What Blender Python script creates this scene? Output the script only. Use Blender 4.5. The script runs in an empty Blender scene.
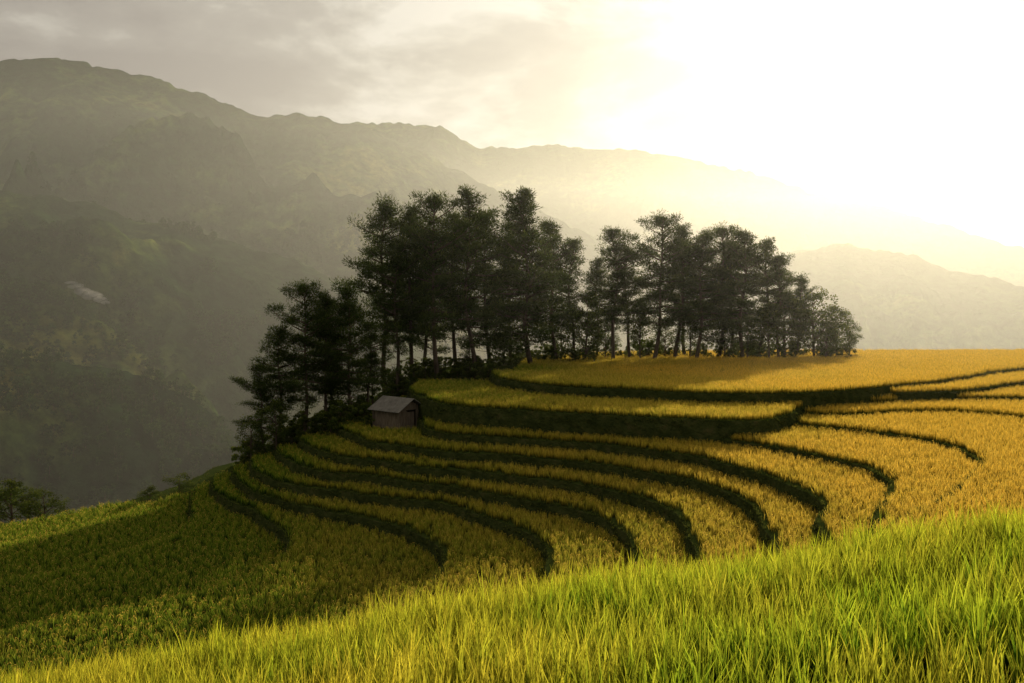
import bpy, bmesh, math, random
import numpy as np
from mathutils import Vector, Matrix
from mathutils.geometry import tessellate_polygon
random.seed(7); rng=np.random.default_rng(7)
scene=bpy.context.scene
F=887.0; PITCH=math.radians(-2.03)
SUN_AZ=math.radians(22.5); SUN_EL=math.radians(17.5)
SUNV=Vector((math.sin(SUN_AZ)*math.cos(SUN_EL),math.cos(SUN_AZ)*math.cos(SUN_EL),math.sin(SUN_EL)))

# ---------------------------------------------------------------- helpers
def ray(u,v):
    x=(u-512)/F; y=1.0; z=-(v-341.5)/F
    c,s=math.cos(PITCH),math.sin(PITCH)
    return (x, y*c-z*s, y*s+z*c)
def unproj(u,v,z):
    r=ray(u,v); t=z/r[2]
    return (r[0]*t,r[1]*t)
def azel(u,v):
    r=ray(u,v); return math.atan2(r[0],r[1]), r[2]/math.hypot(r[0],r[1])
def hsh(ix,iy,s):
    n=(ix.astype(np.int64)*374761393+iy.astype(np.int64)*668265263+s*1442695)&0xffffffff
    n=((n^(n>>13))*1274126177)&0xffffffff
    n=(n^(n>>16))&0xffffffff
    return n/4294967295.0
def vnoise(x,y,s=0):
    x=np.asarray(x,float); y=np.asarray(y,float)
    ix=np.floor(x); iy=np.floor(y); fx=x-ix; fy=y-iy
    fx=fx*fx*fx*(fx*(fx*6-15)+10); fy=fy*fy*fy*(fy*(fy*6-15)+10)
    a=hsh(ix,iy,s);b=hsh(ix+1,iy,s);c=hsh(ix,iy+1,s);d=hsh(ix+1,iy+1,s)
    return (a*(1-fx)+b*fx)*(1-fy)+(c*(1-fx)+d*fx)*fy
def fbm(x,y,o=5,s=0,ridged=False):
    t=0;a=.5;n=0
    for i in range(o):
        k=vnoise(x*2**i+i*17.3,y*2**i-i*9.1,s+i)
        if ridged: k=1-abs(2*k-1)
        t=t+a*k; n+=a; a*=.5
    return t/n
def mesh_obj(name,verts,faces,mats=(),smooth=False,parent=None,link=True):
    me=bpy.data.meshes.new(name)
    me.from_pydata([tuple(v) for v in verts],[],[tuple(f) for f in faces]); me.update()
    for m in mats: me.materials.append(m)
    if smooth: me.polygons.foreach_set('use_smooth',[True]*len(me.polygons))
    ob=bpy.data.objects.new(name,me)
    if link: scene.collection.objects.link(ob)
    if parent: ob.parent=parent
    return ob
def set_tris(me,V,T):
    me.vertices.add(len(V)); me.vertices.foreach_set('co',V.astype(np.float32).ravel())
    me.loops.add(T.size); me.loops.foreach_set('vertex_index',T.astype(np.int32).ravel())
    me.polygons.add(len(T)); me.polygons.foreach_set('loop_start',np.arange(0,T.size,T.shape[1],dtype=np.int32))
    me.polygons.foreach_set('loop_total',np.full(len(T),T.shape[1],dtype=np.int32))
    me.update(calc_edges=True)
def smooth_curve(pts,sub=8):
    P=[np.array(p,float) for p in pts]; P=[2*P[0]-P[1]]+P+[2*P[-1]-P[-2]]
    out=[]
    for i in range(1,len(P)-2):
        for k in range(sub):
            t=k/sub; p0,p1,p2,p3=P[i-1],P[i],P[i+1],P[i+2]
            out.append(.5*((2*p1)+(-p0+p2)*t+(2*p0-5*p1+4*p2-p3)*t*t+(-p0+3*p1-3*p2+p3)*t**3))
    out.append(P[-2]); return np.array(out)
def inpoly(x,y,P):
    ins=np.zeros(len(x),bool); j=len(P)-1
    for i in range(len(P)):
        xi,yi=P[i];xj,yj=P[j]
        if yi!=yj:
            c=((yi>y)!=(yj>y))&(x<(xj-xi)*(y-yi)/(yj-yi)+xi); ins^=c
        j=i
    return ins

# ---------------------------------------------------------------- materials
def new_mat(name):
    m=bpy.data.materials.new(name); m.use_nodes=True; nt=m.node_tree; nt.nodes.clear()
    return m,nt,nt.nodes,nt.links
def ramp(nodes,stops):
    r=nodes.new('ShaderNodeValToRGB'); e=r.color_ramp.elements
    while len(e)<len(stops): e.new(.5)
    for k,(p,c) in enumerate(stops): e[k].position=p; e[k].color=(*c,1)
    return r
def noise_mat(name,scale,stops,bump=.3,stretch=(1,1,1),detail=8,bscale=None,bdist=.1):
    m,nt,N,L=new_mat(name)
    g=N.new('ShaderNodeNewGeometry'); mp=N.new('ShaderNodeMapping'); mp.inputs['Scale'].default_value=stretch
    L.new(g.outputs['Position'],mp.inputs[0])
    n=N.new('ShaderNodeTexNoise'); n.inputs['Scale'].default_value=scale; n.inputs['Detail'].default_value=detail; n.inputs['Roughness'].default_value=.65
    L.new(mp.outputs[0],n.inputs['Vector'])
    r=ramp(N,stops); L.new(n.outputs['Fac'],r.inputs[0])
    p=N.new('ShaderNodeBsdfDiffuse')
    L.new(r.outputs[0],p.inputs[0])
    n2=N.new('ShaderNodeTexNoise'); n2.inputs['Scale'].default_value=bscale or scale*4; n2.inputs['Detail'].default_value=6
    L.new(mp.outputs[0],n2.inputs['Vector'])
    b=N.new('ShaderNodeBump'); b.inputs['Strength'].default_value=bump; b.inputs['Distance'].default_value=bdist
    L.new(n2.outputs['Fac'],b.inputs['Height']); L.new(b.outputs[0],p.inputs['Normal'])
    o=N.new('ShaderNodeOutputMaterial'); L.new(p.outputs[0],o.inputs[0])
    return m
def leaf_mat(name,base,tip,ripe_tip=None,translucent=.5,spread=.35,base_dark=None,ripe_scale=.05,ripe_bias=0.0,lit_gold_dir=0.0,grain=(.42,.27,.06),nmul=1.6):
    """blade colour from attribute Col (r: height 0..1, g: random, b: grain)"""
    m,nt,N,L=new_mat(name)
    a=N.new('ShaderNodeVertexColor'); a.layer_name='Col'
    s=N.new('ShaderNodeSeparateColor'); L.new(a.outputs[0],s.inputs[0])
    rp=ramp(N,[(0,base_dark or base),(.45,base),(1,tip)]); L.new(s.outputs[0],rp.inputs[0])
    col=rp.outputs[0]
    if ripe_tip:
        rp2=ramp(N,[(0,base_dark or base),(.4,tuple(.5*(q+w) for q,w in zip(base,ripe_tip))),(1,ripe_tip)]); L.new(s.outputs[0],rp2.inputs[0])
        g=N.new('ShaderNodeNewGeometry')
        n=N.new('ShaderNodeTexNoise'); n.inputs['Scale'].default_value=ripe_scale; n.inputs['Detail'].default_value=5
        L.new(g.outputs['Position'],n.inputs['Vector'])
        sx=N.new('ShaderNodeSeparateXYZ'); L.new(g.outputs['Position'],sx.inputs[0])
        ma=N.new('ShaderNodeMath'); ma.operation='MULTIPLY_ADD'; L.new(sx.outputs[0],ma.inputs[0]); ma.inputs[1].default_value=lit_gold_dir; ma.inputs[2].default_value=ripe_bias  # x gradient paints sunlit gold against shaded green, on top of ripeness
        oi=N.new('ShaderNodeObjectInfo')
        m2=N.new('ShaderNodeMath'); m2.operation='MULTIPLY_ADD'; L.new(oi.outputs['Random'],m2.inputs[0]); m2.inputs[1].default_value=.3; L.new(ma.outputs[0],m2.inputs[2])
        m3=N.new('ShaderNodeMath'); m3.operation='MULTIPLY_ADD'; m3.use_clamp=True; L.new(n.outputs['Fac'],m3.inputs[0]); m3.inputs[1].default_value=nmul; L.new(m2.outputs[0],m3.inputs[2])
        mx=N.new('ShaderNodeMix'); mx.data_type='RGBA'; L.new(m3.outputs[0],mx.inputs[0]); L.new(col,mx.inputs[6]); L.new(rp2.outputs[0],mx.inputs[7]); col=mx.outputs[2]
    mg=N.new('ShaderNodeMix'); mg.data_type='RGBA'; L.new(s.outputs[2],mg.inputs[0]); L.new(col,mg.inputs[6]); mg.inputs[7].default_value=(*grain,1); col=mg.outputs[2]
    mm=N.new('ShaderNodeMath'); mm.operation='MULTIPLY_ADD'; L.new(s.outputs[1],mm.inputs[0]); mm.inputs[1].default_value=spread*2; mm.inputs[2].default_value=1-spread
    hv=N.new('ShaderNodeHueSaturation'); L.new(col,hv.inputs['Color']); L.new(mm.outputs[0],hv.inputs['Value'])
    d=N.new('ShaderNodeBsdfDiffuse'); t=N.new('ShaderNodeBsdfTranslucent'); L.new(hv.outputs[0],d.inputs[0]); L.new(hv.outputs[0],t.inputs[0])
    x=N.new('ShaderNodeMixShader'); x.inputs[0].default_value=translucent; L.new(d.outputs[0],x.inputs[1]); L.new(t.outputs[0],x.inputs[2])
    o=N.new('ShaderNodeOutputMaterial'); L.new(x.outputs[0],o.inputs[0])
    return m
M_ground=noise_mat('terrace_soil',.8,[(.3,(.02,.032,.008)),(.7,(.05,.065,.014))],.5)
M_riser=noise_mat('terrace_bank',1.5,[(.3,(.022,.032,.010)),(.55,(.050,.060,.018)),(.75,(.085,.075,.03))],.8,bdist=.2)
M_rice_near=leaf_mat('rice_leaf_near',(.045,.15,.010),(.50,.60,.03),(.84,.62,.06),.72,.5,(.006,.020,.003),ripe_scale=.35,ripe_bias=-.60,lit_gold_dir=-.014)
M_rice_mid=leaf_mat('rice_leaf_mid',(.06,.115,.012),(.38,.47,.04),(.95,.62,.085),.66,.4,(.008,.015,.003),ripe_scale=.07,ripe_bias=-.56,lit_gold_dir=.030,grain=(.70,.50,.09))  # sunlit gold right and shaded green left put into the crop colour
M_bank=leaf_mat('bank_grass',(.050,.070,.016),(.22,.22,.04),None,.5,.5,(.012,.018,.005))
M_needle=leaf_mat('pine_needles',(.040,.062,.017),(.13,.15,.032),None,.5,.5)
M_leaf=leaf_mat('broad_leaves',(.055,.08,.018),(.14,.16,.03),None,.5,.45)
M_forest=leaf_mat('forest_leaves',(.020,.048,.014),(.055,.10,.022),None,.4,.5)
M_bark=noise_mat('bark',3,[(.3,(.045,.034,.025)),(.7,(.14,.105,.075))],.8,stretch=(1,1,.25))

# ---------------------------------------------------------------- terraces
PL=[]
def plate(z,uv,tail,back=None,sub=8):
    lip=smooth_curve([unproj(u,v,z) for u,v in uv],sub)
    lip=lip+np.stack([fbm(lip[:,0]*.25,lip[:,1]*.25,3,3)-.5,fbm(lip[:,0]*.25,lip[:,1]*.25,3,9)-.5],1)*1.1
    if back is None:
        d=(-5.9-z)*2.0
        back=[(-10,80),(-9,92),(-2,107),(14,117),(45,122),(150,128)]
        back=[(x-d*.8 if x<100 else x,y+d*.6) for x,y in back]
    bk=smooth_curve(back[::-1],4)
    P=np.concatenate([lip,np.array(tail,float),bk]); PL.append((z,P,len(lip)))
R=[(140,14)]
plate(-13.7,[(-420,600),(-200,552),(0,522),(100,503),(170,484),(222,462)][::-1],[(-75,40),(-70,16)]+R)
plate(-13.0,[(210,470),(192,482),(140,505),(60,530),(-60,550),(-260,580)],[(-60,35),(-58,16)]+R)
plate(-12.3,[(222,466),(196,485),(193,505),(180,526),(120,549),(50,568),(-40,584),(-200,608)],[(-45,28),(-45,16)]+R)
plate(-11.6,[(232,462),(213,480),(240,500),(278,520),(288,540),(262,566),(190,590),(100,606),(0,622),(-150,645)],[(-30,22),(-30,16)]+R)
plate(-10.9,[(248,455),(234,470),(262,489),(320,503),(385,515),(432,532),(440,552),(420,578),(385,600),(330,640)],[(-9,22),(-8,16)]+R)
plate(-10.2,[(262,447),(250,462),(285,477),(350,487),(440,499),(510,516),(543,536),(546,560),(530,590)],[(-1,22),(-1,16)]+R)
plate(-9.5,[(285,436),(276,448),(310,463),(380,473),(470,484),(560,499),(612,518),(628,540),(622,570)],[(2.5,22),(2,16)]+R)
plate(-8.8,[(310,425),(300,437),(335,450),(410,460),(500,468),(590,480),(655,497),(688,517),(694,538),(688,565)],[(4.5,22),(4,16)]+R)
plate(-8.1,[(345,412),(338,423),(370,436),(440,445),(530,452),(620,462),(695,475),(742,493),(764,513),(764,545)],[(7,20),(6,16)]+R)
plate(-7.4,[(425,405),(420,417),(450,428),(520,434),(610,440),(690,450),(755,465),(800,483),(824,503),(826,535)],[(9,20),(8,16)]+R)
plate(-6.95,[(560,398),(600,416),(650,426),(720,433),(790,443),(850,455),(884,470),(888,485),(878,515),(870,540)],[(10,20),(9,16)]+R)
plate(-6.6,[(690,398),(740,408),(800,419),(880,428),(940,438),(970,452),(972,463),(950,482),(905,508),(880,530)],[(12,20),(11,16)]+R)
plate(-6.3,[(730,396),(780,404),(835,410),(900,407),(960,407),(1024,412),(1100,425),(1180,450)],[(40,20),(40,16)]+R)
plate(-5.95,[(415,378),(412,387),(430,396),(480,403),(540,407),(620,411),(700,414),(760,415),(790,408),(820,400),(880,397),(950,394),(1024,394),(1120,398),(1300,408)],[(75,40)])
plate(-5.5,[(820,378),(870,388),(930,388),(985,384),(1040,378),(1120,378),(1300,384)],[(120,60)],back=[(12,108),(22,112),(48,115),(150,118)])
plate(-5.1,[(500,364),(491,371),(510,377),(560,382),(640,386),(720,389),(790,389),(860,385),(930,378),(975,372),(1040,364),(1150,360),(1300,358)],[(120,90)],back=[(-.5,86),(3,100),(10,109),(24,113),(48,115),(150,117)])
HR=.32 # rice canopy above soil
V=[];Fc=[];FR=[]
def add_plate(z,P,nl):
    zt=z-HR; n=len(P); b=len(V)
    for x,y in P: V.append((x,y,zt))
    for t in tessellate_polygon([[Vector((x,y,0)) for x,y in P]]):
        a,c,d=[P[i] for i in t]
        cr=(c[0]-a[0])*(d[1]-a[1])-(c[1]-a[1])*(d[0]-a[0])
        t=list(t) if cr>0 else list(t)[::-1]
        Fc.append([b+i for i in t]); FR.append(0)
    area=.5*sum(P[i][0]*P[(i+1)%n][1]-P[(i+1)%n][0]*P[i][1] for i in range(n)); sg=1 if area>0 else -1
    nrm=[]
    for i in range(n):
        e=P[(i+1)%n]-P[i-1]; l=np.linalg.norm(e)+1e-6; nrm.append(sg*np.array((e[1],-e[0]))/l)
    rows=[b]; levels=[(.02,.04),(.3,.10),(.6,.16),(1.3,.22)]
    if z<-13.5: levels=[(.05,.2),(1,.8),(4,3),(10,8)]
    for dz,off in levels:
        rb=len(V); rows.append(rb)
        for i in range(n):
            j=1+random.uniform(-.45,.45); q=P[i]+nrm[i]*off*j
            V.append((q[0],q[1],zt-dz+random.uniform(-.03,.03)*min(1,dz*3)))
    for r0,r1 in zip(rows,rows[1:]):
        for i in range(n):
            k=(i+1)%n; f=[r0+i,r1+i,r1+k,r0+k] if sg>0 else [r0+i,r0+k,r1+k,r1+i]
            Fc.append(f); FR.append(1)
for z,P,nl in PL: add_plate(z,P,nl)
terr=mesh_obj('rice_terrace_ground',V,Fc,[M_ground,M_riser]); terr.data.polygons.foreach_set('material_index',FR)
def gz(x,y):
    x=np.atleast_1d(np.asarray(x,float)); y=np.atleast_1d(np.asarray(y,float))
    z=np.full(len(x),-99.)
    for zz,P,nl in PL: z=np.where(inpoly(x,y,P),np.maximum(z,zz),z)
    return z
def fg(x,y):
    d=np.maximum(0,y-14); q=np.minimum(d,7)
    return -4.86-.85+.158*x-.13*(y-16)-(.05*q*q+ .7*np.maximum(0,d-7)) + (fbm(x*.15,y*.15,3,5)-.5)*.35
xs=np.linspace(-60,70,260); ys=np.linspace(-30,45,160)
X,Y=np.meshgrid(xs,ys); Z=np.maximum(fg(X,Y),-26)
n1=len(xs); I=np.arange(len(ys)-1)[:,None]*n1+np.arange(n1-1)[None,:]; I=I.ravel()
me=bpy.data.meshes.new('foreground_slope'); set_tris(me,np.stack([X.ravel(),Y.ravel(),Z.ravel()],1),np.stack([I,I+1,I+n1+1,I+n1],1))
me.materials.append(M_ground); ob=bpy.data.objects.new('foreground_slope_ground',me); scene.collection.objects.link(ob)

# ---------------------------------------------------------------- scatter with geometry nodes
def scatter(name,pts,scl,rot,protos,colname):
    me=bpy.data.meshes.new(name); me.vertices.add(len(pts)); me.vertices.foreach_set('co',np.asarray(pts,np.float32).ravel())
    a=me.attributes.new('scl','FLOAT','POINT'); a.data.foreach_set('value',np.asarray(scl,np.float32))
    a=me.attributes.new('rot','FLOAT_VECTOR','POINT'); a.data.foreach_set('vector',np.asarray(rot,np.float32).ravel())
    ob=bpy.data.objects.new(name,me); scene.collection.objects.link(ob)
    col=bpy.data.collections.new(colname)
    for p in protos: col.objects.link(p)
    ng=bpy.data.node_groups.new(name+'_nodes','GeometryNodeTree')
    ng.interface.new_socket('Geometry',in_out='INPUT',socket_type='NodeSocketGeometry')
    ng.interface.new_socket('Geometry',in_out='OUTPUT',socket_type='NodeSocketGeometry')
    N=ng.nodes;L=ng.links
    gi=N.new('NodeGroupInput');go=N.new('NodeGroupOutput'); ip=N.new('GeometryNodeInstanceOnPoints')
    ci=N.new('GeometryNodeCollectionInfo'); ci.inputs['Collection'].default_value=col; ci.inputs['Separate Children'].default_value=True; ci.inputs['Reset Children'].default_value=True
    s=N.new('GeometryNodeInputNamedAttribute'); s.data_type='FLOAT'; s.inputs['Name'].default_value='scl'
    r=N.new('GeometryNodeInputNamedAttribute'); r.data_type='FLOAT_VECTOR'; r.inputs['Name'].default_value='rot'
    ip.inputs['Pick Instance'].default_value=True
    rv=N.new('FunctionNodeRandomValue'); rv.data_type='INT'
    for i in rv.inputs:
        if i.name=='Min' and i.type=='INT': i.default_value=0
        if i.name=='Max' and i.type=='INT': i.default_value=len(protos)-1
    rvo=[o for o in rv.outputs if o.type=='INT'][0]
    L.new(gi.outputs[0],ip.inputs['Points']); L.new(ci.outputs[0],ip.inputs['Instance']); L.new(rvo,ip.inputs['Instance Index'])
    L.new(r.outputs[0],ip.inputs['Rotation']); L.new(s.outputs[0],ip.inputs['Scale']); L.new(ip.outputs[0],go.inputs[0])
    md=ob.modifiers.new('scatter','NODES'); md.node_group=ng
    return ob
def blade_mesh(name,mat,nb,hmin,hmax,width,seg,spread,lean,grains=0):
    V=[];T=[];C=[]
    for b in range(nb):
        az=random.uniform(0,6.283); r0=random.uniform(0,spread)
        a2=random.uniform(0,6.283); bx,by=r0*math.cos(a2),r0*math.sin(a2)
        h=random.uniform(hmin,hmax); ln=random.uniform(.15,1)*lean*h; cv=random.uniform(1.6,3)
        dx,dy=math.cos(az),math.sin(az); w=width*random.uniform(.7,1.2); tw=random.uniform(-.8,.8)
        g=random.random(); base=len(V)
        px,py=-math.sin(az+tw),math.cos(az+tw)
        droop=random.uniform(0,.35)*lean
        for k in range(seg+1):
            t=k/seg; o=ln*t**cv; zz=h*(t-droop*t**4)
            ww=w*(.6+.8*t if t<.5 else 2*(1-t))*.5 if k<seg else 0
            c=(bx+dx*o,by+dy*o,zz)
            if k<seg:
                V.append((c[0]-px*ww-0,c[1]-py*ww,c[2]));V.append((c[0]+px*ww,c[1]+py*ww,c[2])); C+=[(t,g,0)]*2
            else: V.append(c); C.append((t,g,0))
        for k in range(seg-1):
            i=base+2*k; T+=[(i,i+1,i+3),(i,i+3,i+2)]
        i=base+2*(seg-1); T.append((i,i+1,i+2))
    for b in range(grains):
        az=random.uniform(0,6.283); h=random.uniform(.7,.92)*hmax*.97; dx,dy=math.cos(az),math.sin(az)
        L=random.uniform(.12,.2)*hmax/.9*1.2; g=random.random()
        for q in range(8):
            t=q/7; cx=dx*(.05*hmax+L*t*.8)+random.uniform(-.01,.01); cy=dy*(.05*hmax+L*t*.8)+random.uniform(-.01,.01)
            cz=h+L*.25*t-L*1.1*t*t; s=.010*hmax/.9*(1.4 if seg<4 else 1); i=len(V)
            a=random.uniform(0,6.283)
            V+= [(cx-s*math.cos(a),cy-s*math.sin(a),cz),(cx+s*math.cos(a),cy+s*math.sin(a),cz),(cx,cy,cz-3*s),(cx,cy,cz+2*s)]
            T+=[(i,i+1,i+2),(i,i+3,i+1)]; C+=[(1,g,1)]*4
    me=bpy.data.meshes.new(name); set_tris(me,np.array(V),np.array(T)); me.materials.append(mat)
    ca=me.color_attributes.new('Col','FLOAT_COLOR','POINT'); ca.data.foreach_set('color',np.array([(*c,1) for c in C],np.float32).ravel())
    return bpy.data.objects.new(name,me)
# near rice
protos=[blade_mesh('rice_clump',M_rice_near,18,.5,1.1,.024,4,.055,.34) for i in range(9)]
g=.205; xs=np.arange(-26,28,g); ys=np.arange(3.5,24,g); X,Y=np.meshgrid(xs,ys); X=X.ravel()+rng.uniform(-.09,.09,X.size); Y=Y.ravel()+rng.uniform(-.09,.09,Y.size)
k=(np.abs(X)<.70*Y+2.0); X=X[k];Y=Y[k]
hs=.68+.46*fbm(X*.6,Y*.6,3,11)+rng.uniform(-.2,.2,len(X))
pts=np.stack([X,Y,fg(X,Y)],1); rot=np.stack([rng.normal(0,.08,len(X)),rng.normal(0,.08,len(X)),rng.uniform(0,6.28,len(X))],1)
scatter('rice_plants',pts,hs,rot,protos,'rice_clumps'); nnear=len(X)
# terrace rice
protos=[blade_mesh('rice_tuft',M_rice_mid,19,.32,.52,.025,2,.20,.42,grains=(2 if i%2 else 1)) for i in range(6)]
g=.31; allp=[]
xs=np.arange(-62,95,g); ys=np.arange(19,121,g); X,Y=np.meshgrid(xs,ys); X=X.ravel(); Y=Y.ravel()
k=(np.abs(X)<.66*Y+4)&((Y<75)|(rng.random(len(Y))<.7)); X=X[k]+rng.uniform(-.13,.13,k.sum()); Y=Y[k]+rng.uniform(-.13,.13,k.sum())
Zg=gz(X,Y); ok=Zg>-90
for dx,dy in ((.08,0),(-.08,0),(0,.3),(0,-.08),(.2,.2),(-.2,.2)):
    ok&=np.abs(gz(X+dx,Y+dy)-Zg)<.05
ok&=fg(X,Y)+.3<Zg
hutp=unproj(398,423,-8.1)
ok&=(np.hypot(X-hutp[0],Y-hutp[1])>2.2)
ok&=~((Y>76)&(X<1)&(X<(Y-76)*.1)); ok&=~((X<-13.5)&(Y>63))
X=X[ok];Y=Y[ok];Zg=Zg[ok]
pts=np.stack([X,Y,Zg-HR],1); rot=np.stack([rng.normal(0,.1,len(X)),rng.normal(0,.1,len(X)),rng.uniform(0,6.28,len(X))],1)
scatter('rice_field',pts,rng.uniform(.82,1.12,len(X))*(.9+.2*fbm(X*.35,Y*.35,3,8)),rot,protos,'rice_tufts'); print('near',nnear,'mid',len(X))
# grass on the banks
bp=[];
for z,P,nl in PL:
    for i in range(nl-1):
        a,b=P[i],P[i+1]; l=np.linalg.norm(b-a)
        for q in range(int(l/.14)+1):
            c=a+(b-a)*random.random(); 
            if c[1]<125 and abs(c[0])<.66*c[1]+4:
                e=(b-a)/l; nn=np.array((e[1],-e[0]))
                if random.random()<.5: bp.append((c[0],c[1],z-HR-.03))
                else:
                    h=random.uniform(.15,.7); bp.append((c[0]-nn[0]*.13,c[1]-nn[1]*.13,z-HR-h)) ; bp.append((c[0]+nn[0]*.13,c[1]+nn[1]*.13,z-HR-h))
protos=[blade_mesh('bank_tuft',M_bank,12,.08,.22,.024,2,.12,.9) for i in range(4)]
bp=np.array(bp)
scatter('bank_grass',bp,rng.uniform(.3,1.2,len(bp)),np.stack([np.zeros(len(bp)),np.zeros(len(bp)),rng.uniform(0,6.28,len(bp))],1),protos,'bank_tufts')

# ---------------------------------------------------------------- trees
def tube(V,T,mi,pts,rad,ns=7):
    pts=[np.array(p,float) for p in pts]; b=len(V)
    for i,p in enumerate(pts):
        d=(pts[min(i+1,len(pts)-1)]-pts[max(i-1,0)]); d/=np.linalg.norm(d)+1e-9
        u=np.cross(d,(0.3,1,.1)); u/=np.linalg.norm(u); w=np.cross(d,u)
        for k in range(ns):
            a=k*6.2832/ns; V.append(tuple(p+rad[i]*(math.cos(a)*u+math.sin(a)*w)))
    for i in range(len(pts)-1):
        for k in range(ns):
            a=b+i*ns+k;c=b+i*ns+(k+1)%ns; T.append((a,c,c+ns)); T.append((a,c+ns,a+ns)); mi+=[0,0]
def leafy(V,T,mi,C,centers,sizes,n,L0,L1,W,up,flat):
    c=np.repeat(np.array(centers),n,0); s=np.repeat(np.array(sizes),n); m=len(c)
    d=rng.normal(0,1,(m,3)); d[:,2]=d[:,2]*flat; d/=np.linalg.norm(d,axis=1)[:,None]; 
    off=d*(rng.random(m)**.6*s)[:,None]; p=c+off
    dd=d+rng.normal(0,.5,(m,3)); dd[:,2]+=up; dd/=np.linalg.norm(dd,axis=1)[:,None]
    L=rng.uniform(L0,L1,m)[:,None]; sd=np.cross(dd,rng.normal(0,1,(m,3))); sd/=np.linalg.norm(sd,axis=1)[:,None]; w=W*rng.uniform(.7,1.3,m)[:,None]
    q=np.stack([p-sd*w*.5,p+dd*L*.55+sd*w,p+dd*L,p+dd*L*.45-sd*w],1).reshape(-1,3)
    b=len(V); V.extend(map(tuple,q)); ii=b+np.arange(m)*4
    T.extend(map(tuple,np.stack([ii,ii+1,ii+2],1))); T.extend(map(tuple,np.stack([ii,ii+2,ii+3],1))); mi.extend([1]*(2*m))
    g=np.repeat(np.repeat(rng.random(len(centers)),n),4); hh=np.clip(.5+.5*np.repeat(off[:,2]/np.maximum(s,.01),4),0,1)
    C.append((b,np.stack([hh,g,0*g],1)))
def build_tree(name,mats,V,T,mi,C):
    me=bpy.data.meshes.new(name); set_tris(me,np.array(V),np.array(T))
    for m in mats: me.materials.append(m)
    me.polygons.foreach_set('material_index',np.array(mi,np.int32))
    col=np.ones((len(V),4),np.float32)*.5
    for b,c in C: col[b:b+len(c),:3]=c
    ca=me.color_attributes.new('Col','FLOAT_COLOR','POINT'); ca.data.foreach_set('color',col.ravel()); return me
def pine_mesh(seed,H=14.,cs=.3,Rm=2.9,dens=1.,cone=False):
    random.seed(seed); V=[];T=[];mi=[];C=[]
    bx,by=random.uniform(-.8,.8),random.uniform(-.8,.8)
    def ax(t): return np.array((bx*math.sin(t*2.6)+.2*math.sin(t*9+seed),by*math.sin(t*2.2),H*t))
    r0=.015*H; tube(V,T,mi,[ax(i/14) for i in range(15)],[r0*(1-.88*i/14)+.01 for i in range(15)],8)
    cen=[];sz=[]; nl=int(56*dens); az=random.random()*6
    lop=random.random()*6.28; la=random.uniform(.1,.35)
    for i in range(nl):
        t=cs+(1-cs)*((i+random.random()*.8)/nl)**.92
        if t>.985: t=.985
        q=(t-cs)/(1-cs); az+=2.4+random.uniform(-.5,.5)
        gap=.80+.44*math.sin(q*26+seed*1.7)*.6
        prof=((1-q)**.7*1.0+.12) if cone else (min(1,.6+q*1.3))*(1-q**2.8)+.2
        L=Rm*prof*gap*(1+la*math.cos(az-lop))*random.choice((.5,.8,1.0,1.15,1.45))*random.uniform(.8,1.1)
        el=math.radians(-10+38*q+random.uniform(-12,14)); p0=ax(t); d=np.array((math.cos(az)*math.cos(el),math.sin(az)*math.cos(el),math.sin(el)))
        pts=[p0+d*L*s+np.array((0,0,.16*L*(s*s-.35*s))) for s in (0,.35,.7,1)]
        tube(V,T,mi,pts,[.035+.018*L,.03+.008*L,.022,.01],4)
        side=np.array((-math.sin(az),math.cos(az),0))
        nc=int(3+L*4.2)
        for k in range(nc):
            s=random.uniform(.34,1.05); w=(1-abs(s-.72))*.42*L*random.uniform(-1,1)
            c=p0+d*L*s+side*w+np.array((0,0,.16*L*(s*s-.35*s)+random.uniform(-.08,.25)))
            cen.append(c); sz.append(random.uniform(.32,.62))
            if k%3==0: tube(V,T,mi,[p0+d*L*s*.75,c],[.02,.008],3)
    for k in range(7): cen.append(ax(1)+np.array((random.uniform(-.25,.25),random.uniform(-.25,.25),random.uniform(-.7,.1)))); sz.append(.36)
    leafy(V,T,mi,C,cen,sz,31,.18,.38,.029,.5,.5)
    for k in range(6):
        t=cs*random.uniform(.5,1); a=random.random()*6.28; L=random.uniform(.4,1.5); p=ax(t)
        tube(V,T,mi,[p,p+np.array((math.cos(a)*L,math.sin(a)*L,random.uniform(-.2,.3)))],[.03,.01],4)
    return build_tree('pine_mesh',[M_bark,M_needle],V,T,mi,C)
def broad_mesh(seed,H=7,Rm=2.6,stem=.25,n=60,leafn=60,lw=.07,L=(.12,.24),mat=None):
    random.seed(seed); V=[];T=[];mi=[];C=[];cen=[];sz=[]
    tube(V,T,mi,[(0,0,0),(.1,.05,H*stem),(.2,0,H*.6),(.1,.1,H*.85)],[.022*H,.017*H,.01*H,.01],7)
    for i in range(n):
        a=random.random()*6.28; q=random.random(); zz=H*(stem*.7+(1-stem*.7)*q); r=Rm*math.sqrt(max(.03,1-(abs(q-.4)/.62)**2))*random.uniform(.35,1.05)
        c=np.array((r*math.cos(a),r*math.sin(a),zz)); cen.append(c); sz.append(random.uniform(.35,.75)*H/7)
        if i%2==0: tube(V,T,mi,[(.1,.05,max(.1,zz-r*.7)),c*np.array((.5,.5,1))-np.array((0,0,r*.2)),c],[.05*H/7,.03*H/7,.01],4)
    leafy(V,T,mi,C,cen,sz,leafn,L[0],L[1],lw,.15,.8)
    return build_tree('broadleaf_mesh',[M_bark,mat or M_leaf],V,T,mi,C)
pines=[pine_mesh(1,14,.24,3.0),pine_mesh(2,14,.28,2.9,.95),pine_mesh(3,14,.14,3.9,1.6,True),pine_mesh(4,14,.34,3.4,.95),pine_mesh(5,14,.18,3.1,1.15),pine_mesh(6,14,.24,3.4,1.1)]
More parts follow.
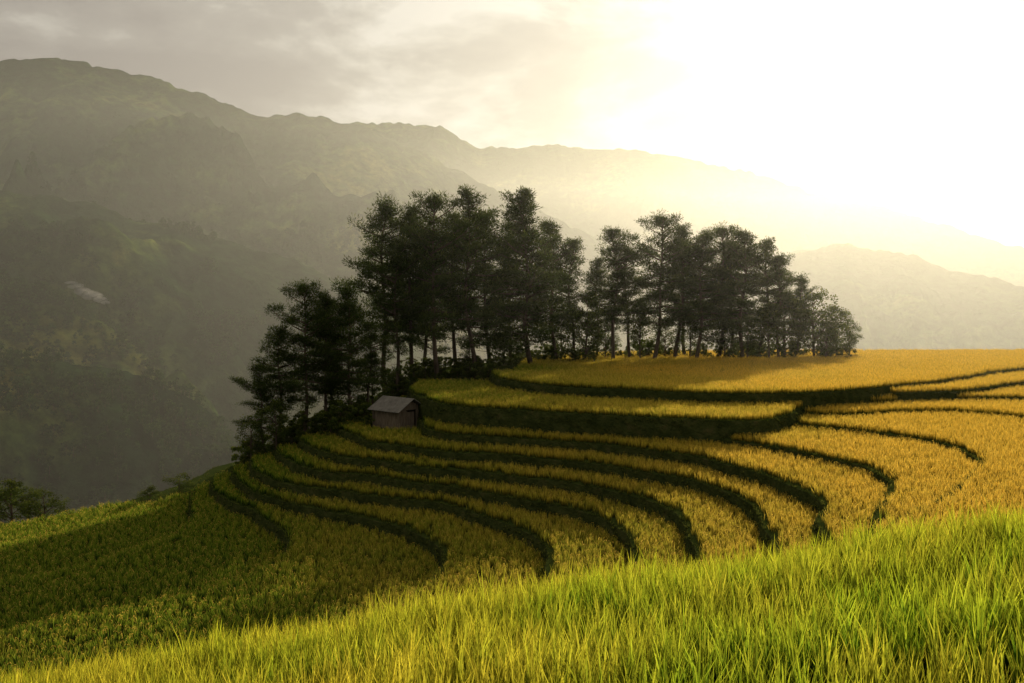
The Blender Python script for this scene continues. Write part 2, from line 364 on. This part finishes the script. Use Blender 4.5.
broads=[broad_mesh(11),broad_mesh(12,7,3.0,.2,75),broad_mesh(13,7,2.2,.3,50)]
def place(name,me,H0,u,d,vtop,wide=1.0,zb=None,lean=0):
    r=ray(u,vtop); t=d/r[1]; x=r[0]*t; zt=r[2]*t
    if zb is None:
        zb=float(gz(x,d)[0]); zb=(-14.5 if zb<-90 else zb)-HR
    s=(zt-zb-.1)/H0
    ob=bpy.data.objects.new(name,me); scene.collection.objects.link(ob); ob.location=(x,d,zb-.1)
    ob.scale=(s*wide,s*wide,s); ob.rotation_euler=(random.uniform(-.03,.03),lean+random.uniform(-.035,.035),random.uniform(0,6.28)); return ob
PT=[
(386,84,204,3,.9),(398,80,242,1,.9),(412,82,208,0,.85),(437,80,197,5,.9),(456,86,214,1,.9),(474,82,190,0,.9),(490,90,212,4,.9),(424,88,228,4,.9),
(531,86,190,2,1.08),(511,92,222,4,.85),(555,92,222,4,.95),(576,95,240,1,.95),
(612,94,228,1,1.0),(598,98,258,4,1.0),(632,96,246,3,.95),(655,94,217,5,1.0),(676,97,226,0,1.0),(699,95,234,4,1.05),(720,98,228,5,1.0),(742,96,232,4,1.1),(761,100,240,0,1.05),(780,97,256,5,.95),(797,101,278,4,1.05),(732,101,242,5,1),(687,101,242,3,1),
(302,66,284,5,.85),(324,68,292,0,.9),(349,67,287,4,.95),(280,67,326,3,1.0),(366,70,322,1,1.0),(264,66,364,5,1.0),(335,72,300,5,1.0)]
for u,d,vt,k,w in PT: place('pine_tree',pines[k],14.1,u,d,vt,w)
BT=[(815,99,288,1,1.0),(838,100,304,0,1.0),(850,103,318,2,1.0),(786,98,290,0,1.0),(770,96,300,2,1),(585,93,290,1,.9),(562,94,312,0,1),(640,95,300,2,.9),(505,88,330,0,1),(372,74,350,0,.9),(250,64,412,2,1.0),(276,63,398,0,.9),(470,86,335,2,.8),(690,98,314,0,1),(725,98,318,1,1),(748,96,320,2,1),(826,97,318,1,1),(665,98,318,1,1),(605,97,322,1,1)]
for u,d,vt,k,w in BT: place('broadleaf_tree',broads[k],7.2,u,d,vt,w)
sh=[broad_mesh(31+i,1.6,1.1,.05,22,45,.05,(.09,.18)) for i in range(3)]
protos=[bpy.data.objects.new('shrub_clump',m) for m in sh]
sp=[]
def addsh(u0,u1,d0,d1,n):
    for i in range(n):
        u=random.uniform(u0,u1); d=random.uniform(d0,d1); x=(u-512)/F*d; z=float(gz(x,d)[0]); z=-14.2 if z<-90 else z
        sp.append((x,d,z-HR-.1))
addsh(388,500,78,88,60); addsh(495,600,88,100,45); addsh(600,850,96,106,70); addsh(240,375,63,72,60)
sp=np.array(sp); scatter('undergrowth',sp,rng.uniform(.4,1.2,len(sp)),np.stack([np.zeros(len(sp)),np.zeros(len(sp)),rng.uniform(0,6.28,len(sp))],1),protos,'shrub_clumps')
for u,d,vt,k,w in [(12,60,478,0,1.3),(45,61,487,1,1.3),(28,63,482,2,1.2),(-20,60,470,1,1.3),(178,64,469,2,1.1),(150,63,484,0,1.0)]:
    place('shrub',broads[k],7.2,u,d,vt,w,zb=-15.2)

# ---------------------------------------------------------------- hut
M_wood=noise_mat('old_planks',4,[(.3,(.10,.078,.055)),(.7,(.27,.215,.155))],.5,stretch=(3,3,.4))
M_roof=noise_mat('roof_sheet',2.5,[(.3,(.12,.112,.095)),(.7,(.22,.205,.175))],.3)
M_dark=noise_mat('dark_interior',2,[(.3,(.01,.008,.006)),(.7,(.02,.015,.01))],.1)
def box(V,Fl,c,s):
    b=len(V); x,y,z=c; a,e,h=s[0]/2,s[1]/2,s[2]/2
    V+=[(x-a,y-e,z-h),(x+a,y-e,z-h),(x+a,y+e,z-h),(x-a,y+e,z-h),(x-a,y-e,z+h),(x+a,y-e,z+h),(x+a,y+e,z+h),(x-a,y+e,z+h)]
    Fl+=[tuple(b+i for i in f) for f in ((0,3,2,1),(4,5,6,7),(0,1,5,4),(1,2,6,5),(2,3,7,6),(3,0,4,7))]
hut=bpy.data.objects.new('field_hut',None); scene.collection.objects.link(hut)
W,D,H,RH=2.4,2.0,1.35,.6
V=[];Fl=[]
npk=14
for i in range(npk):
    x=-W/2+W*(i+.5)/npk
    for y in (-D/2,D/2):
        box(V,Fl,(x,y+random.uniform(-.012,.012),H/2+.1),(W/npk-.015,.03,H-.02+random.uniform(-.04,.02)))
for i in range(11):
    y=-D/2+.03+(D-.06)*(i+.5)/11; hh=H+RH*(1-abs(y)/(D/2))-.08
    for x in (-W/2-.02,W/2+.02):
        if x>0 and abs(y)<.36: box(V,Fl,(x,y,(1.25+hh)/2+.1),(.03,(D-.06)/11-.015,hh-1.25)); continue
        box(V,Fl,(x+random.uniform(-.01,.01),y,hh/2+.1),(.03,(D-.06)/11-.015,hh))
mesh_obj('walls',V,Fl,[M_wood],parent=hut)
V=[];Fl=[]
for x in (-W/2-.07,W/2+.08):
    for y in (-D/2-.05,D/2+.05): box(V,Fl,(x,y,H/2),(.1,.1,H+.2))
for y in (-.42,.42): box(V,Fl,(W/2+.07,y,.65),(.06,.07,1.3))
mesh_obj('posts',V,Fl,[M_wood],parent=hut)
V=[];Fl=[]; box(V,Fl,(0,0,.75),(W-.2,D-.2,1.3)); mesh_obj('interior',V,Fl,[M_dark],parent=hut)
V=[];Fl=[]; box(V,Fl,(W/2+.045,-.05,.68),(.03,.6,1.1)); mesh_obj('door',V,Fl,[M_wood],parent=hut)
V=[];Fl=[]; nx=56; ov=.35
for sgn in (-1,1):
    b=len(V)
    for j in range(3):
        t=j/2
        for i in range(nx+1):
            x=-W/2-ov+(W+2*ov)*i/nx
            V.append((x,sgn*(D/2+ov)*t,H+.14+RH-t*(RH*(1+ov/(D/2)))+.022*math.sin(i*2.2)+.01*sgn))
    for j in range(2):
        for i in range(nx): a=b+j*(nx+1)+i; Fl.append((a,a+1,a+nx+2,a+nx+1))
rf=mesh_obj('roof',V,Fl,[M_roof],parent=hut); sm=rf.modifiers.new('thick','SOLIDIFY'); sm.thickness=.03
hz=float(gz(*hutp)[0]); hut.location=(hutp[0],hutp[1]+.3,hz-HR-.15); hut.rotation_euler=(0,0,math.radians(-42)); hut.scale=(1.1,1.1,1.1)

# ---------------------------------------------------------------- mountains / terrain sheet
def prof(pts):
    a=np.array([azel(u,v) for u,v in pts]); return a[:,0],a[:,1]
ridges=[
(1300,[(-500,95),(-300,90),(-150,75),(0,62),(60,60),(100,68),(160,80),(215,100),(265,118),(300,113),(360,122),(420,150),(520,200),(640,260),(760,330),(900,420)],.50,.5),
(2000,[(-400,230),(100,190),(265,150),(350,122),(400,120),(440,126),(480,147),(520,146),(560,143),(640,150),(680,155),(760,175),(830,195),(900,215),(1024,245),(1300,310)],.5,.5),
(760,[(-500,110),(-200,150),(0,190),(100,205),(200,232),(300,262),(380,300),(450,370),(520,470)],.40,.5),
(520,[(-500,220),(-200,250),(0,275),(50,292),(100,320),(160,372),(240,480)],.5,.5),
(380,[(-500,320),(-200,340),(0,355),(80,364),(150,378),(200,405),(250,460),(310,560)],.6,.6),
(1150,[(500,420),(620,330),(720,275),(790,250),(840,243),(900,253),(960,268),(1024,285),(1200,305),(1500,330)],.4,.5)]
def redge(az):
    return np.interp(az,np.radians([-180,-60,-34,-22,-10,0,15,35,60,180]),[60,60,70,78,98,118,140,170,170,60])
def terrain(az,r):
    x=r*np.sin(az); y=r*np.cos(az)
    zt=np.where(r<redge(az),-24.,-24.-.62*(r-redge(az))); zt=np.maximum(zt,-150.)
    for r0,pf,s1,s2 in ridges:
        a,e=prof(pf)
        rr=r0*(1+.10*np.sin(az*4+r0)); pk=rr*np.interp(az,a,e)
        dr=rr-r; n=np.abs(dr)/r0
        sl=np.where(dr>0,s1*dr,-s2*dr); sl=sl*(1-.35*np.exp(-n*9))
        zi=pk-sl
        wx=x+60*(fbm(x*2/r0,y*2/r0,3,5)-.5)
        spur=fbm(wx*5/r0,y*5/r0,5,int(r0),True)
        zi=zi-(1-spur)*r0*.26*np.minimum(1,n*3.5)+r0*.05*np.minimum(1,n*3.5)
        zi=zi+(fbm(x*14/r0,y*14/r0,4,int(r0)+3)-.5)*r0*.010+(vnoise(x*160/r0,y*160/r0,4)-.5)*r0*.0030
        zt=np.maximum(zt,zi)
    return zt+np.where(r>redge(az)+20,(fbm(x*.03,y*.03,4,77)-.5)*8,0)
azf=np.radians(np.concatenate([np.arange(-180,-46,4),np.arange(-46,46,.11),np.arange(46,180,4)])); rr=np.concatenate([[3,30],60*np.exp(np.linspace(0,math.log(3600/60),430))])
A,Rr=np.meshgrid(azf,rr); Zt=terrain(A,Rr); na=len(azf)
VV=np.stack([(Rr*np.sin(A)).ravel(),(Rr*np.cos(A)).ravel(),Zt.ravel()],1)
i0=np.arange(len(rr)-1)[:,None]*na; j0=np.arange(na)[None,:]; j1=(j0+1)%na
Q=np.stack([(i0+j0),(i0+na+j0),(i0+na+j1),(i0+j1)],-1).reshape(-1,4)
me=bpy.data.meshes.new('mountains'); set_tris(me,VV,Q); me.polygons.foreach_set('use_smooth',np.ones(len(Q),bool))
m,nt,N,L=new_mat('mountain_forest')
g=N.new('ShaderNodeNewGeometry')
n=N.new('ShaderNodeTexNoise'); n.inputs['Scale'].default_value=.008; n.inputs['Detail'].default_value=10; n.inputs['Roughness'].default_value=.62; L.new(g.outputs['Position'],n.inputs['Vector'])
r=ramp(N,[(.35,(.016,.042,.015)),(.50,(.032,.068,.020)),(.56,(.09,.145,.028)),(.66,(.27,.26,.055))]); L.new(n.outputs['Fac'],r.inputs[0])
n2=N.new('ShaderNodeTexNoise'); n2.inputs['Scale'].default_value=.09; n2.inputs['Detail'].default_value=8; n2.inputs['Roughness'].default_value=.7; L.new(g.outputs['Position'],n2.inputs['Vector'])
r2=ramp(N,[(.38,(.3,.3,.3)),(.62,(1,1,1))]); L.new(n2.outputs['Fac'],r2.inputs[0])
mx=N.new('ShaderNodeMix'); mx.data_type='RGBA'; mx.blend_type='MULTIPLY'; mx.inputs[0].default_value=1; L.new(r.outputs[0],mx.inputs[6]); L.new(r2.outputs[0],mx.inputs[7])
bm=N.new('ShaderNodeBump'); bm.inputs['Distance'].default_value=6; bm.inputs['Strength'].default_value=1; L.new(n2.outputs['Fac'],bm.inputs['Height'])
d=N.new('ShaderNodeBsdfDiffuse'); L.new(mx.outputs[2],d.inputs[0]); L.new(bm.outputs[0],d.inputs['Normal'])
o=N.new('ShaderNodeOutputMaterial'); L.new(d.outputs[0],o.inputs[0]); me.materials.append(m)
ob=bpy.data.objects.new('mountain_terrain',me); scene.collection.objects.link(ob)
n=24000; az=np.radians(rng.uniform(-40,14,n)); r_=np.sqrt(rng.uniform(170**2,900**2,n)); x=r_*np.sin(az);y=r_*np.cos(az)
k=fbm(x*.012,y*.012,4,55)>.47; az=az[k];r_=r_[k];x=x[k];y=y[k]; z=terrain(az,r_)
fm=[broad_mesh(41,8,3.2,.1,22,14,.42,(.6,1.1),M_forest),broad_mesh(42,9,2.6,.1,20,14,.42,(.6,1.1),M_forest),broad_mesh(43,7,3.6,.1,22,14,.42,(.6,1.1),M_forest)]
protos=[bpy.data.objects.new('forest_tree',q) for q in fm]
scatter('distant_forest',np.stack([x,y,z-.8],1),rng.uniform(.35,.85,len(x)),np.stack([0*x,0*x,rng.uniform(0,6.28,len(x))],1),protos,'forest_trees')

# ---------------------------------------------------------------- haze and mist (real volumes in the valley and around the hill)
def vol(name,c,s,color,dens,g):
    V=[];Fl=[]; box(V,Fl,c,s)
    m,nt,N,L=new_mat(name)
    vs=N.new('ShaderNodeVolumeScatter'); vs.inputs['Color'].default_value=(*color,1); vs.inputs['Density'].default_value=dens; vs.inputs['Anisotropy'].default_value=g
    o=N.new('ShaderNodeOutputMaterial'); L.new(vs.outputs[0],o.inputs['Volume'])
    return mesh_obj(name,V,Fl,[m]),m
vol('valley_haze',(0,1640,0),(5600,3000,440),(.93,.96,.90),.00040,.63)
vol('hill_mist',(20,98,-20),(520,80,80),(.95,.95,.88),.0006,.60)
rr_=ray(93,297); hit=None
for t in np.arange(200,1200,4.):
    X0,Y0,Z0=rr_[0]*t,rr_[1]*t,rr_[2]*t
    if terrain(np.array([math.atan2(X0,Y0)]),np.array([math.hypot(X0,Y0)]))[0]>Z0: hit=t; break
hit=(hit or 500)-14; c0=np.array([rr_[0],rr_[1],rr_[2]])*hit; sc=hit/500
bm_=bmesh.new()
for (dx,dz,sx,sz) in ((-5,3,5,2.4),(0,1,5,2.6),(4,-1,4,1.8),(7,-3,2.5,1.2),(-9,6,4,1.6),(-12,8,3,1.0)):
    r0=bmesh.ops.create_icosphere(bm_,subdivisions=3,radius=1)
    for v in r0['verts']:
        q=1+.45*(float(fbm(np.array([v.co.x*1.7+dx]),np.array([v.co.z*1.7+v.co.y]),3,2)[0])-.5)*2
        v.co=Vector((c0[0]+sc*(dx+v.co.x*sx*q),c0[1]+sc*v.co.y*5*q,c0[2]+sc*(dz+v.co.z*sz*q)))
me=bpy.data.meshes.new('smoke_wisp'); bm_.to_mesh(me); bm_.free()
m,nt,N,L=new_mat('smoke'); vs=N.new('ShaderNodeVolumeScatter'); vs.inputs['Density'].default_value=.09; vs.inputs['Anisotropy'].default_value=.4
o=N.new('ShaderNodeOutputMaterial'); L.new(vs.outputs[0],o.inputs['Volume']); me.materials.append(m)
ob=bpy.data.objects.new('smoke_wisp',me); scene.collection.objects.link(ob)

# ---------------------------------------------------------------- sky + sun + camera
w=bpy.data.worlds.new('World'); scene.world=w; w.use_nodes=True; nt=w.node_tree; N=nt.nodes; L=nt.links; N.clear()
sky=N.new('ShaderNodeTexSky'); sky.sky_type='NISHITA'; sky.sun_disc=False; sky.sun_elevation=SUN_EL; sky.sun_rotation=SUN_AZ; sky.dust_density=1; sky.air_density=1.0
tc=N.new('ShaderNodeTexCoord'); nm=N.new('ShaderNodeVectorMath'); nm.operation='NORMALIZE'; L.new(tc.outputs['Generated'],nm.inputs[0])
dt=N.new('ShaderNodeVectorMath'); dt.operation='DOT_PRODUCT'; L.new(nm.outputs[0],dt.inputs[0]); dt.inputs[1].default_value=SUNV
mxx=N.new('ShaderNodeMath'); mxx.operation='MAXIMUM'; L.new(dt.outputs['Value'],mxx.inputs[0]); mxx.inputs[1].default_value=0
def powr(e,k):
    p=N.new('ShaderNodeMath'); p.operation='POWER'; L.new(mxx.outputs[0],p.inputs[0]); p.inputs[1].default_value=e
    q=N.new('ShaderNodeMath'); q.operation='MULTIPLY'; L.new(p.outputs[0],q.inputs[0]); q.inputs[1].default_value=k; return q
g1=powr(7,.30); g2=powr(60,.30); ad=N.new('ShaderNodeMath'); L.new(g1.outputs[0],ad.inputs[0]); L.new(g2.outputs[0],ad.inputs[1])
mp=N.new('ShaderNodeMapping'); mp.inputs['Scale'].default_value=(1,1,2.6); mp.inputs['Location'].default_value=(.4,0,.2); L.new(nm.outputs[0],mp.inputs[0])
cn=N.new('ShaderNodeTexNoise'); cn.inputs['Scale'].default_value=4.2; cn.inputs['Detail'].default_value=12; cn.inputs['Roughness'].default_value=.56; cn.inputs['Distortion'].default_value=.2; L.new(mp.outputs[0],cn.inputs['Vector'])
cr=ramp(N,[(.40,(.31,.275,.245)),(.49,(.38,.345,.30)),(.535,(.50,.465,.40)),(.60,(.68,.64,.56))]); L.new(cn.outputs['Fac'],cr.inputs[0])
gc=N.new('ShaderNodeMix'); gc.data_type='RGBA'; gc.blend_type='ADD'; gc.inputs[0].default_value=1
gcol=N.new('ShaderNodeVectorMath'); gcol.operation='SCALE'; gcol.inputs[0].default_value=(1,.98,.88); L.new(ad.outputs[0],gcol.inputs['Scale'])
L.new(cr.outputs[0],gc.inputs[6]); L.new(gcol.outputs[0],gc.inputs[7])
b1=N.new('ShaderNodeBackground'); L.new(sky.outputs[0],b1.inputs[0]); b1.inputs[1].default_value=.05
b2=N.new('ShaderNodeBackground'); L.new(gc.outputs[2],b2.inputs[0]); b2.inputs[1].default_value=1
mxs=N.new('ShaderNodeMixShader'); mxs.inputs[0].default_value=.92; L.new(b1.outputs[0],mxs.inputs[1]); L.new(b2.outputs[0],mxs.inputs[2])
o=N.new('ShaderNodeOutputWorld'); L.new(mxs.outputs[0],o.inputs[0])
sd=bpy.data.lights.new('sun','SUN'); sd.energy=5; sd.angle=math.radians(.6); sd.color=(1,.84,.57)
so=bpy.data.objects.new('sun',sd); scene.collection.objects.link(so); so.rotation_euler=SUNV.to_track_quat('Z','Y').to_euler()
cd=bpy.data.cameras.new('camera'); cd.lens=F/1024*36; cd.sensor_width=36; cd.clip_end=9000; cd.clip_start=.1
co=bpy.data.objects.new('camera',cd); scene.collection.objects.link(co); co.rotation_euler=(math.radians(90)+PITCH,0,0); scene.camera=co
scene.view_settings.view_transform='Standard'; scene.view_settings.look='None'; scene.view_settings.exposure=0
